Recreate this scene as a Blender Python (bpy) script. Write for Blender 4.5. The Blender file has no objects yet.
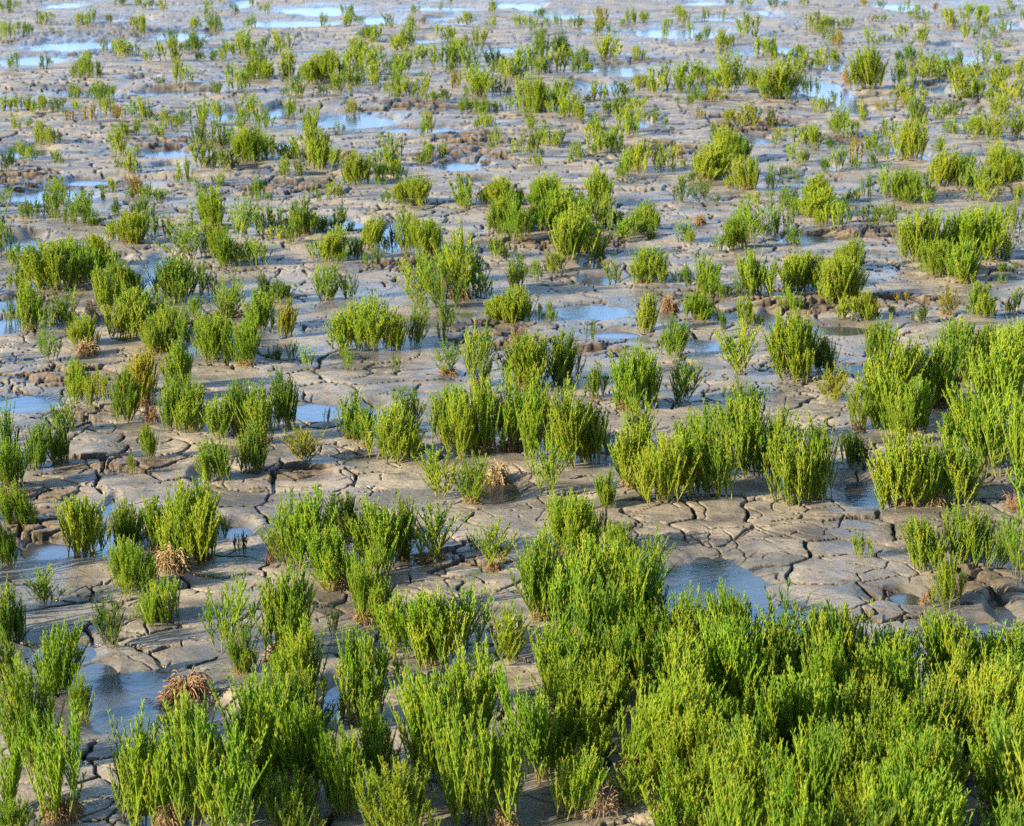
import bpy, math, random
import numpy as np
from mathutils import Vector, Matrix

rng = np.random.default_rng(11)
random.seed(11)
S = bpy.context.scene
COL = S.collection
R = math.radians

# ------------------------------------------------------------------ camera
W, H, F = 1024, 826, 2300.0
CAMH, YH = 2.0, -155.0
PITCH = math.atan((H / 2 - YH) / F)
cam = bpy.data.objects.new('camera', bpy.data.cameras.new('camera'))
COL.objects.link(cam)
cam.location = (0, 0, CAMH)
cam.rotation_euler = (math.pi / 2 - PITCH, 0, 0)
cam.data.sensor_width = 36
cam.data.lens = 36 * F / W
cam.data.clip_start = 0.1
cam.data.clip_end = 20000
cam.data.dof.use_dof = True
cam.data.dof.focus_distance = 6.6
cam.data.dof.aperture_fstop = 13
S.camera = cam
CP, SP = math.cos(PITCH), math.sin(PITCH)

def ground(px, py, z=0.02):
    """world point on the mud seen at a pixel of the photograph"""
    px = np.asarray(px, float); py = np.asarray(py, float)
    a = (px - W / 2) / F
    b = -(py - H / 2) / F
    dy = CP + b * SP
    dz = -SP + b * CP
    t = (z - CAMH) / dz
    return a * t, dy * t, t          # t is also the depth along the view axis

# ------------------------------------------------------------------ noise
def h01(ix, iy, seed):
    n = ix.astype(np.int32).astype(np.uint32) * np.uint32(374761393) + iy.astype(np.int32).astype(np.uint32) * np.uint32(668265263) + np.uint32((seed * 1274126177) & 0xFFFFFFFF)
    n = (n ^ (n >> np.uint32(13))) * np.uint32(1274126177)
    n = (n ^ (n >> np.uint32(16))) * np.uint32(2246822519)
    n = n ^ (n >> np.uint32(15))
    return (n & np.uint32(0xFFFFFF)).astype(np.float32) / np.float32(0xFFFFFF)

def noise(x, y, seed):
    """value noise -1..1"""
    ix, iy = np.floor(x), np.floor(y)
    fx, fy = x - ix, y - iy
    fx = fx * fx * fx * (fx * (fx * 6 - 15) + 10); fy = fy * fy * fy * (fy * (fy * 6 - 15) + 10)
    a, b = h01(ix, iy, seed), h01(ix + 1, iy, seed)
    c, d = h01(ix, iy + 1, seed), h01(ix + 1, iy + 1, seed)
    return ((a + (b - a) * fx) * (1 - fy) + (c + (d - c) * fx) * fy) * 2 - 1

def fbm(x, y, seed, octv=3, gain=.5):
    s = 0; amp = 1; tot = 0
    ca, sa = .8, .6
    for o in range(octv):
        s = s + amp * noise(x, y, seed + o * 17); tot += amp
        amp *= gain
        x, y = (x * ca - y * sa) * 2.03 + 3.1, (x * sa + y * ca) * 2.03 + 1.7
    return s / tot

def sstep(a, b, x):
    t = np.clip((x - a) / (b - a), 0, 1)
    return t * t * (3 - 2 * t)

def voronoi(x, y, size, seed):
    """distance to the nearest cell border, cell centre, cell random numbers"""
    gx, gy = x / size, y / size
    ix, iy = np.floor(gx), np.floor(gy)
    d1 = np.full(x.shape, 9.); d2 = np.full(x.shape, 9.)
    c1x = np.zeros(x.shape); c1y = np.zeros(x.shape); c2x = np.zeros(x.shape); c2y = np.zeros(x.shape)
    r1 = np.zeros(x.shape); r2 = np.zeros(x.shape)
    for a in (-1, 0, 1):
        for b in (-1, 0, 1):
            jx, jy = ix + a, iy + b
            cx = jx + .1 + .8 * h01(jx, jy, seed); cy = jy + .1 + .8 * h01(jx, jy, seed + 5)
            d = (cx - gx) ** 2 + (cy - gy) ** 2
            r = h01(jx, jy, seed + 9)
            n1 = d < d1
            n2 = (~n1) & (d < d2)
            d2 = np.where(n1, d1, np.where(n2, d, d2))
            c2x = np.where(n1, c1x, np.where(n2, cx, c2x)); c2y = np.where(n1, c1y, np.where(n2, cy, c2y))
            r2 = np.where(n1, r1, np.where(n2, r, r2))
            d1 = np.where(n1, d, d1); c1x = np.where(n1, cx, c1x); c1y = np.where(n1, cy, c1y); r1 = np.where(n1, r, r1)
    sep = np.sqrt((c1x - c2x) ** 2 + (c1y - c2y) ** 2) + 1e-6
    e = (d2 - d1) / (2 * sep) * size
    return e, c1x * size, c1y * size, r1, np.abs(r1 - r2)

# ------------------------------------------------------------------ puddles, crumbled banks, algae (pixels of the photograph)
PUDDLES = [(62,7,20,3),(120,21,25,2),(72,47,48,6),(28,63,34,6),(140,81,15,3),(88,94,38,4),(182,94,42,4),(188,37,38,5),(145,64,16,2),
(242,5,12,5),(314,12,42,5),(300,25,48,4),(377,21,20,4),(446,10,42,3.4),(448,19,20,2.4),(452,25,16,2),(507,7,12,4),(425,42,14,3),(497,51,18,3),
(529,8,16,5),(566,17,27,4),(563,30,12,2),(675,34,64,6),(700,5,22,3),(714,21,24,3.4),(764,14,14,5),(612,72,36,6),(598,88,24,5),(745,53,16,2.4),
(786,52,18,5),(897,8,22,4),(947,48,12,2.4),(960,60,22,5),(842,68,17,5),(826,92,24,12),(935,92,12,5),(1008,26,12,3),
(233,116,16,6),(278,113,10,7),(352,122,40,7),(430,131,44,4),(277,157,18,3.4),(286,148,9,4),(24,156,28,7),(84,184,26,5),(52,196,44,9),
(165,155,28,5),(170,167,12,3),(456,168,26,6),(482,183,16,4),(640,125,11,5),(760,141,17,5),(850,109,15,10),(890,148,9,5),(828,169,8,4),(924,158,7,6),
(24,247,22,9),(147,280,13,18),(115,266,9,6),(15,327,20,7),(14,305,14,6),(193,349,8,5),(345,226,18,5),(394,238,15,13),
(590,313,34,6),(615,336,18,3),(600,281,16,4),(593,266,13,5),(706,346,13,4),(806,241,32,5),(838,332,30,4),(775,325,10,9),
(22,406,25,7),(205,477,9,5),(314,413,18,6),(376,417,14,7),(497,490,20,9),(868,495,20,10),
(50,552,20,6),(110,541,14,11),(108,512,5,7),(238,535,12,6),(712,594,48,30),(742,622,44,13),(790,634,26,13),(907,600,13,5),(1003,614,9,9),(990,632,14,6),
(124,712,44,22),(92,680,14,9),(206,715,16,8),(921,688,16,16),(335,702,9,14),(291,770,10,14),(8,817,18,6),(146,820,14,6),(60,655,20,8)]
PANS = [(800,545,160,55),(370,470,90,36),(150,615,140,50),(480,540,70,28),(60,375,90,30),(620,520,90,26),(240,470,60,30),(330,370,60,25),(150,670,100,24),(560,660,60,30),(240,610,60,30)]
CRUMBLE = [(85,40,75,12),(190,32,40,5),(70,52,40,6),(580,64,70,6),(630,62,60,5),(420,110,50,6),(170,146,60,6),(28,183,40,9),(110,188,30,5),
(330,160,40,10),(450,160,60,8),(480,145,50,8),(840,140,40,6),(960,75,60,8),(760,130,60,9),(660,152,60,8),(880,305,90,10),(815,312,60,7),(300,190,60,10),
(120,470,80,16),(45,530,40,20),(980,592,50,16),(890,600,40,10),(340,610,60,14),(460,565,50,12),(500,345,60,12),(560,250,80,10),(600,355,60,8),(60,380,70,12),(80,420,50,10),
(480,330,50,10),(880,240,60,8),(120,690,40,8),(880,622,50,10),(420,270,60,8),(700,300,60,8),(230,325,50,10),(300,480,40,8),(40,500,50,12)]
ALGAE = [(463,318,14,4),(240,563,34,7),(214,585,12,4),(505,492,10,7),(140,705,40,14),(160,725,30,10),(360,131,14,3),(120,705,30,8),(865,168,22,4),
(880,180,20,4),(20,150,16,4),(545,285,14,4),(575,285,12,3),(540,570,30,8),(480,580,20,6),(350,345,10,4),(200,495,12,4),(870,500,24,6),(270,362,20,6),(790,182,14,5),(95,262,8,3),(40,310,12,4)]

def blobs(lst, x, y, inner, outer, seed, nz=.33):
    """1 inside the listed ellipses, 0 outside, with a ragged border"""
    out = np.zeros(x.shape)
    n = (fbm(x * 3.1, y * 2.2, seed, 3) * nz + fbm(x * 14, y * 9, seed + 3, 2) * nz * .35) * (1 + .9 * sstep(8, 16, y))
    for (px, py, rx, ry) in lst:
        cx, cy, t = ground(px, py, 0)
        ax = rx * t / F
        _, y0, _ = ground(px, py + ry, 0); _, y1, _ = ground(px, py - ry, 0)
        ay = (y1 - y0) / 2
        cy = (y1 + y0) / 2
        if x.ndim == 2:
            rows = np.nonzero(np.abs(y[:, 0] - cy) < ay * 2.5)[0]
            if not len(rows): continue
            sl = slice(rows[0], rows[-1] + 1)
        else:
            sl = slice(None)
        r = np.sqrt(((x[sl] - cx) / ax) ** 2 + ((y[sl] - cy) / ay) ** 2) + n[sl]
        out[sl] = np.maximum(out[sl], 1 - sstep(inner, outer, r))
    return out

def mud(x, y):
    """height of the mud, and the masks its material needs"""
    d = np.maximum(np.abs(y), .5)
    near = 1 - sstep(11, 20, d)
    inview = 1 - sstep(30, 60, np.sqrt(x * x + y * y))
    wx = x + .05 * fbm(x * 4, y * 4, 31, 2) + .012 * fbm(x * 21, y * 21, 33, 2)
    wy = y + .05 * fbm(x * 4 + 9, y * 4, 35, 2) + .012 * fbm(x * 21 + 4, y * 21, 37, 2)
    eb, cx, cy, rb, db = voronoi(wx, wy, .185, 3)
    es, sx, sy, rs, ds = voronoi(wx, wy, .093, 7)
    bank = blobs(CRUMBLE, x, y, .5, 1.2, 61)
    pan = blobs(PANS, x, y, .5, 1.2, 65, nz=.5)
    far_p = [(a, b, c * .85, e * .8) if b < 220 else (a, b, c, e) for a, b, c, e in PUDDLES if b <= 330]
    near_p = [(a, b, c * 1.2, e * 1.2) for a, b, c, e in PUDDLES if b > 330] + [(748, 626, 60, 18)]
    pud = np.maximum(blobs(far_p, x, y, .70, 1.66, 41, nz=.28), blobs(near_p, x, y, .45, 2.0, 45, nz=.34))
    wide = blobs(PUDDLES, x, y, .9, 1.9, 43)
    alg = blobs(ALGAE, x, y, .5, 1.1, 71, nz=.5)
    # gentle mounds and smears
    h = .021 + .011 * fbm(x * .75, y * .6, 1, 2) + .013 * fbm(x * 2.2, y * 2.6, 5, 3) + .0068 * fbm(x * 6, y * 8, 8, 3)
    h = np.maximum(h, .006 + .009 * sstep(7, 12, d))
    # steps: whole plates sit a little higher beyond a wandering edge
    st = fbm(cx * .55, cy * .75, 51, 3)
    st2 = fbm(x * .55, y * .75, 51, 3)
    stepd = .6 * sstep(.0, .05, st * .7 + st2 * .3) + .4 * sstep(.24, .28, st * .7 + st2 * .3)
    h = h + .018 * stepd * np.clip(sstep(5.5, 9, d) * .8 + bank, 0, 1) * (1 + .8 * sstep(10, 20, d))
    # crumbled banks: plates and clods lifted and tipped one by one
    tilt = ((x - sx) * (rs - .5) + (y - sy) * (ds - .5)) * .55
    tiltb = ((x - cx) * (rb - .5) + (y - cy) * (db - .5)) * .35
    h = h + bank * (.6 + .3 * sstep(6, 9, d)) * (.017 * (rb - .35) + .003 * (rs - .4) + .35 * tilt + .8 * tiltb + .014 * fbm(x * 7, y * 15, 91, 5, .68))
    # cracks
    cm = sstep(-.75, .1, fbm(x * .8, y * .8, 21, 2) + bank * .8 + .12 + .6 * pan)
    part = sstep(-.14, .12, fbm(x * 6, y * 6, 23, 2) + (db - .4) * 1.1 + bank + .22 * pan)
    wb = (.0020 + .0030 * part * cm + bank * .003) * (1 + 1.3 * sstep(7, 18, d))
    big = part * cm * (1 - sstep(wb * .75, wb * 1.15, eb))
    parts = sstep(-.05, .25, fbm(x * 6 + 3, y * 6, 27, 2) + (ds - .5) * .9 + bank * .8)
    sml = parts * cm * near * (1 - sstep(.0014, .0030 + bank * .004, es))
    edge = sstep(.0, .035, eb)
    h = h + cm * part * .002 * (edge - 1) * (1 - bank)          # plates sag towards their cracks
    crack = np.maximum(part * cm * (1 - sstep(wb * .9, wb * 1.75, eb)), .9 * parts * cm * near * (1 - sstep(.0018, .0040 + bank * .004, es))) * inview * (1 - sstep(18, 32, d) * .8)  # wet dark mud, spread past the gap to paint shade over sunlit walls
    h = h * (1 - pud) + pud * (-.012 + .005 * fbm(x * 6, y * 6, 81, 2) + .004 * noise(x * 40, y * 40, 83))
    h = h - (.024 * big + .012 * sml) * (1 - pud) * (1 - sstep(18, 30, d) * .7)
    h = np.maximum(h, -.03)
    wet = np.clip(np.maximum(wide * .8, 1 - sstep(.006, .022, h + .006 * fbm(x * 5, y * 3, 87, 2))) + .35 * crack, 0, 1)
    wet = np.clip(wet * (1 - .35 * sstep(8, 14, d)) + (.55 - .4 * sstep(7, 12, d)) * sstep(.02, .36, fbm(x * .62 + 7, y * .5, 93, 4)) + .3 * sstep(.1, .4, fbm(x * 3.1 + 7, y * 3.3, 95, 3)), 0, 1)
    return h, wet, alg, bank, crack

# ------------------------------------------------------------------ materials
def new_mat(name):
    m = bpy.data.materials.new(name); m.use_nodes = True
    m.node_tree.nodes.clear()
    return m, m.node_tree.nodes, m.node_tree.links

def nd(N, t, **kw):
    n = N.new(t)
    for k, v in kw.items():
        setattr(n, k, v)
    return n

def mixc(N, L, fac, a, b, mode='MIX'):
    n = nd(N, 'ShaderNodeMix', data_type='RGBA', blend_type=mode)
    for s, v in ((0, fac), (6, a), (7, b)):
        if isinstance(v, (int, float, tuple)):
            n.inputs[s].default_value = v if not isinstance(v, tuple) else (*v, 1)
        else:
            L.new(v, n.inputs[s])
    return n.outputs[2]

def mathn(N, L, op, a, b=None, clamp=False):
    n = nd(N, 'ShaderNodeMath', operation=op, use_clamp=clamp)
    for s, v in ((0, a), (1, b)):
        if v is None: continue
        if isinstance(v, (int, float)): n.inputs[s].default_value = v
        else: L.new(v, n.inputs[s])
    return n.outputs[0]

def tex(N, L, vec, scale, detail=4, rough=.55):
    n = nd(N, 'ShaderNodeTexNoise'); n.inputs['Scale'].default_value = scale
    n.inputs['Detail'].default_value = detail; n.inputs['Roughness'].default_value = rough
    L.new(vec, n.inputs['Vector'])
    return n.outputs['Fac']

def ramp(N, L, v, a, b):
    n = nd(N, 'ShaderNodeMapRange'); n.interpolation_type = 'SMOOTHSTEP'
    n.inputs[1].default_value = a; n.inputs[2].default_value = b
    L.new(v, n.inputs[0])
    return n.outputs[0]

def mud_material():
    m, N, L = new_mat('tidal_mud')
    geo = nd(N, 'ShaderNodeNewGeometry'); P = geo.outputs['Position']
    mp = nd(N, 'ShaderNodeMapping'); mp.inputs['Scale'].default_value = (1, 1.6, 1); L.new(P, mp.inputs['Vector'])
    att = lambda a: nd(N, 'ShaderNodeAttribute', attribute_name=a).outputs['Fac']
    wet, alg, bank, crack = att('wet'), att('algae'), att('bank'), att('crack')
    n1 = tex(N, L, mp.outputs[0], 1.7, 5); n2 = tex(N, L, mp.outputs[0], 14, 5, .65); n3 = tex(N, L, P, 90, 4, .7); n4 = tex(N, L, mp.outputs[0], 38, 3, .6); n5 = tex(N, L, mp.outputs[0], 5, 4, .6)
    n6 = tex(N, L, mp.outputs[0], 3.4, 6, .62)
    c = mixc(N, L, ramp(N, L, n1, .3, .7), (.392, .338, .268), (.268, .244, .212))
    c = mixc(N, L, mathn(N, L, 'MULTIPLY', ramp(N, L, n6, .47, .60), .8), c, (.118, .110, .100))
    c = mixc(N, L, mathn(N, L, 'MULTIPLY', ramp(N, L, n2, .5, .78), .55), c, (.19, .16, .12))
    c = mixc(N, L, mathn(N, L, 'MULTIPLY', ramp(N, L, n3, .55, .75), .35), c, (.11, .095, .078))
    c = mixc(N, L, mathn(N, L, 'MULTIPLY', ramp(N, L, n4, .58, .67), .7), c, (.085, .072, .055))
    c = mixc(N, L, mathn(N, L, 'MULTIPLY', ramp(N, L, n5, .52, .68), .5), c, (.14, .122, .102))
    c = mixc(N, L, mathn(N, L, 'MULTIPLY', bank, .7), c, (.185, .128, .070))
    w2 = mathn(N, L, 'MULTIPLY', wet, .62)
    c = mixc(N, L, w2, c, (.100, .096, .090))
    c = mixc(N, L, mathn(N, L, 'MULTIPLY', crack, .85), c, (.05, .043, .036))  # dark wet crack mud, also painted shade on the crack walls
    gpatch = mathn(N, L, 'MULTIPLY', ramp(N, L, tex(N, L, P, 3.1, 5, .7), .62, .76), .35)
    ga = mathn(N, L, 'MULTIPLY', alg, ramp(N, L, n2, .38, .6), clamp=True)
    ga = mathn(N, L, 'MAXIMUM', ga, gpatch)
    c = mixc(N, L, ga, c, (.060, .095, .022))
    b = nd(N, 'ShaderNodeBsdfPrincipled')
    L.new(c, b.inputs['Base Color'])
    ro = nd(N, 'ShaderNodeMapRange'); ro.inputs[1].default_value = 0; ro.inputs[2].default_value = 1
    ro.inputs[3].default_value = .62; ro.inputs[4].default_value = .24; L.new(wet, ro.inputs[0])
    r2 = mathn(N, L, 'ADD', mathn(N, L, 'SUBTRACT', ro.outputs[0], mathn(N, L, 'MULTIPLY', ramp(N, L, n6, .47, .60), .09)), mathn(N, L, 'MULTIPLY', mathn(N, L, 'SUBTRACT', n2, .5), .35), clamp=True)
    L.new(r2, b.inputs['Roughness'])
    b.inputs['Specular IOR Level'].default_value = .25
    hgt = mathn(N, L, 'ADD', mathn(N, L, 'ADD', mathn(N, L, 'MULTIPLY', n2, .8), mathn(N, L, 'MULTIPLY', n4, .5)), mathn(N, L, 'MULTIPLY', n3, .42))
    bp = nd(N, 'ShaderNodeBump'); bp.inputs['Strength'].default_value = .6; bp.inputs['Distance'].default_value = .012
    L.new(hgt, bp.inputs['Height']); L.new(bp.outputs[0], b.inputs['Normal'])
    o = nd(N, 'ShaderNodeOutputMaterial'); L.new(b.outputs[0], o.inputs[0])
    return m

def water_material():
    m, N, L = new_mat('murky_water')
    geo = nd(N, 'ShaderNodeNewGeometry'); P = geo.outputs['Position']
    n = tex(N, L, P, 22, 3)
    bp = nd(N, 'ShaderNodeBump'); bp.inputs['Strength'].default_value = .3; bp.inputs['Distance'].default_value = .006
    L.new(n, bp.inputs['Height'])
    fr = nd(N, 'ShaderNodeFresnel'); fr.inputs['IOR'].default_value = 1.48
    L.new(bp.outputs[0], fr.inputs['Normal'])
    gl = nd(N, 'ShaderNodeBsdfGlossy'); gl.inputs['Roughness'].default_value = .19; L.new(bp.outputs[0], gl.inputs['Normal'])
    tr = nd(N, 'ShaderNodeBsdfTransparent'); tr.inputs['Color'].default_value = (.82, .84, .82, 1)
    df = nd(N, 'ShaderNodeBsdfDiffuse'); df.inputs['Color'].default_value = (.095, .093, .09, 1)
    mx = nd(N, 'ShaderNodeMixShader'); mx.inputs[0].default_value = .45
    L.new(tr.outputs[0], mx.inputs[1]); L.new(df.outputs[0], mx.inputs[2])
    m2 = nd(N, 'ShaderNodeMixShader'); L.new(fr.outputs[0], m2.inputs[0]); L.new(mx.outputs[0], m2.inputs[1]); L.new(gl.outputs[0], m2.inputs[2])
    o = nd(N, 'ShaderNodeOutputMaterial'); L.new(m2.outputs[0], o.inputs[0])
    return m

def plant_material():
    """succulent shoots; the colour of each plant is the object's own colour, 'woody' turns stalks to tan"""
    m, N, L = new_mat('glasswort')
    oi = nd(N, 'ShaderNodeObjectInfo')
    att = lambda a: nd(N, 'ShaderNodeAttribute', attribute_name=a).outputs['Fac']
    var, woody = att('var'), att('woody')
    tint = nd(N, 'ShaderNodeAttribute', attribute_name='tint')
    base = mixc(N, L, 1.0, oi.outputs['Color'], tint.outputs['Color'], 'MULTIPLY')
    c = mixc(N, L, mathn(N, L, 'MULTIPLY', ramp(N, L, var, .45, 1.), .6), base, (.62, .64, .065))
    c = mixc(N, L, mathn(N, L, 'MULTIPLY', ramp(N, L, var, .45, 0.), .5), c, (.07, .22, .026))
    tan = mixc(N, L, var, (.40, .31, .12), (.36, .38, .09))
    c = mixc(N, L, woody, c, tan)
    b = nd(N, 'ShaderNodeBsdfPrincipled'); L.new(c, b.inputs['Base Color'])
    b.inputs['Roughness'].default_value = .48
    b.inputs['Specular IOR Level'].default_value = .4
    t = nd(N, 'ShaderNodeBsdfTranslucent'); L.new(c, t.inputs['Color'])
    mx = nd(N, 'ShaderNodeMixShader'); mx.inputs[0].default_value = .48
    L.new(b.outputs[0], mx.inputs[1]); L.new(t.outputs[0], mx.inputs[2])
    o = nd(N, 'ShaderNodeOutputMaterial'); L.new(mx.outputs[0], o.inputs[0])
    return m

def dead_material():
    m, N, L = new_mat('dry_stalks')
    oi = nd(N, 'ShaderNodeObjectInfo')
    var = nd(N, 'ShaderNodeAttribute', attribute_name='var').outputs['Fac']
    c = mixc(N, L, mathn(N, L, 'MULTIPLY', var, .6), oi.outputs['Color'], (.17, .105, .05))
    b = nd(N, 'ShaderNodeBsdfPrincipled'); L.new(c, b.inputs['Base Color']); b.inputs['Roughness'].default_value = .8
    o = nd(N, 'ShaderNodeOutputMaterial'); L.new(b.outputs[0], o.inputs[0])
    return m

M_MUD, M_WATER, M_PLANT, M_DEAD = mud_material(), water_material(), plant_material(), dead_material()

# ------------------------------------------------------------------ ground sheet
def grid_mesh(name, X, Y, Z, attrs, mat):
    nr, nc = X.shape
    me = bpy.data.meshes.new(name)
    co = np.stack([X, Y, Z], -1).reshape(-1, 3).astype(np.float32)
    me.vertices.add(nr * nc); me.vertices.foreach_set('co', co.ravel())
    i = np.arange((nr - 1) * (nc - 1)); r, c = i // (nc - 1), i % (nc - 1)
    a = r * nc + c
    q = np.stack([a, a + 1, a + nc + 1, a + nc], 1).astype(np.int32)
    me.loops.add(q.size); me.loops.foreach_set('vertex_index', q.ravel())
    me.polygons.add(len(q)); me.polygons.foreach_set('loop_start', np.arange(0, q.size, 4, dtype=np.int32))
    me.update(calc_edges=True)
    me.polygons.foreach_set('use_smooth', np.ones(len(q), bool))
    for k, v in attrs.items():
        at = me.attributes.new(k, 'FLOAT', 'POINT'); at.data.foreach_set('value', v.ravel().astype(np.float32))
    me.materials.append(mat)
    o = bpy.data.objects.new(name, me); COL.objects.link(o)
    return o

ypix = np.concatenate([np.linspace(1150, 826, 200, endpoint=False), np.linspace(826, 400, 760, endpoint=False), np.linspace(400, -22, 560)])
_, drow, _ = ground(np.zeros_like(ypix) + 512, ypix, 0)
far = drow[-1] * np.geomspace(1.04, 220, 44)
back = np.array([-3000, -600, -150, -40, -15, -6, -2, 0, 1.2, 2.2])
back = np.append(back, np.linspace(2.6, drow[0], 8, endpoint=False))
dr = np.concatenate([back, drow, far])
uc = np.linspace(-.232, .232, 1060)
us = np.linspace(.232, .36, 130)[1:]
uo = .36 + np.geomspace(.01, 60, 40)
u = np.concatenate([-uo[::-1], -us[::-1], uc, us, uo])
sc = np.maximum(dr, 3.2)
X = (u[None, :] * sc[:, None]).astype(np.float32)
Y = np.repeat(dr[:, None], len(u), 1).astype(np.float32)
Z, wet, alg, bank, crack = mud(X, Y)
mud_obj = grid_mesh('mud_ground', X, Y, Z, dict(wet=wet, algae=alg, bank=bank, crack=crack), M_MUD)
mud_obj['kind'] = 'structure'
wy = np.linspace(-12, 60, 10); wx = np.linspace(-30, 30, 8)
WX, WY = np.meshgrid(wx, wy)
water = grid_mesh('water', WX, WY, np.zeros_like(WX), {}, M_WATER)
water['kind'] = 'structure'

# ------------------------------------------------------------------ plants: tubes grown in numpy
PROF_T = np.array([0., .2, .42, .62, .84, 1.])
PROF_R = np.array([.70, 1.15, .85, 1.10, .80, .15])

class Tubes:
    def __init__(s): s.a = []
    def add(s, p, d, ln, r, up=0., var=.5, woody=0., taper=1.0):
        s.a.append((*p, *d, ln, r, up, var, woody, taper))
    def arrays(s, sides=4, prof=(PROF_T, PROF_R)):
        # one row of the list is one tube
        A = np.array(s.a, float)
        T, Rr = prof
        p, d, ln, r, up, var, wd, tp = A[:, :3], A[:, 3:6], A[:, 6], A[:, 7], A[:, 8], A[:, 9], A[:, 10], A[:, 11]
        d = d / np.linalg.norm(d, axis=1, keepdims=True)
        n, k = len(A), len(T)
        C = p[:, None, :] + d[:, None, :] * (ln[:, None] * T)[:, :, None]
        C[:, :, 2] += (up * ln)[:, None] * T ** 2
        tan = np.gradient(C, axis=1); tan /= np.linalg.norm(tan, axis=2, keepdims=True) + 1e-9
        ref = np.where(np.abs(d[:, 2:3]) > .8, np.array([[1., .13, 0]]), np.array([[0.05, .1, 1.]]))
        e1 = np.cross(tan, ref[:, None, :]); e1 /= np.linalg.norm(e1, axis=2, keepdims=True) + 1e-9
        e2 = np.cross(tan, e1)
        ang = np.arange(sides) * 2 * math.pi / sides
        rad = r[:, None] * (Rr[None, :] ** 1) * (1 - (1 - tp)[:, None] * T[None, :])
        V = C[:, :, None, :] + rad[:, :, None, None] * (e1[:, :, None, :] * np.cos(ang)[None, None, :, None] + e2[:, :, None, :] * np.sin(ang)[None, None, :, None])
        base = (np.arange(n) * k * sides)[:, None, None]
        ring = (np.arange(k - 1) * sides)[None, :, None]
        j = np.arange(sides)[None, None, :]; j2 = (j + 1) % sides
        q = np.stack([base + ring + j, base + ring + j2, base + ring + sides + j2, base + ring + sides + j], -1).reshape(-1, 4)
        if sides == 4:
            cap = np.stack([base[:, 0, 0] + (k - 1) * sides + i for i in range(4)], -1)
            q = np.concatenate([q, cap])
        va = np.repeat(var, k * sides); wo = np.repeat(wd, k * sides)
        return V.reshape(-1, 3), q, va, wo

def mesh_from(name, V, q, va, wo, mat, tint=None):
    me = bpy.data.meshes.new(name)
    me.vertices.add(len(V)); me.vertices.foreach_set('co', V.astype(np.float32).ravel())
    q = q.astype(np.int32)
    me.loops.add(q.size); me.loops.foreach_set('vertex_index', q.ravel())
    me.polygons.add(len(q)); me.polygons.foreach_set('loop_start', np.arange(0, q.size, 4, dtype=np.int32))
    me.update(calc_edges=True)
    me.polygons.foreach_set('use_smooth', np.ones(len(q), bool))
    for k, v in (('var', va), ('woody', wo)):
        at = me.attributes.new(k, 'FLOAT', 'POINT'); at.data.foreach_set('value', v.astype(np.float32))
    at = me.attributes.new('tint', 'FLOAT_COLOR', 'POINT')
    c = np.ones((len(V), 4), np.float32)
    if tint is not None: c[:, :3] = tint
    at.data.foreach_set('color', c.ravel())
    me.materials.append(mat)
    return me

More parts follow.
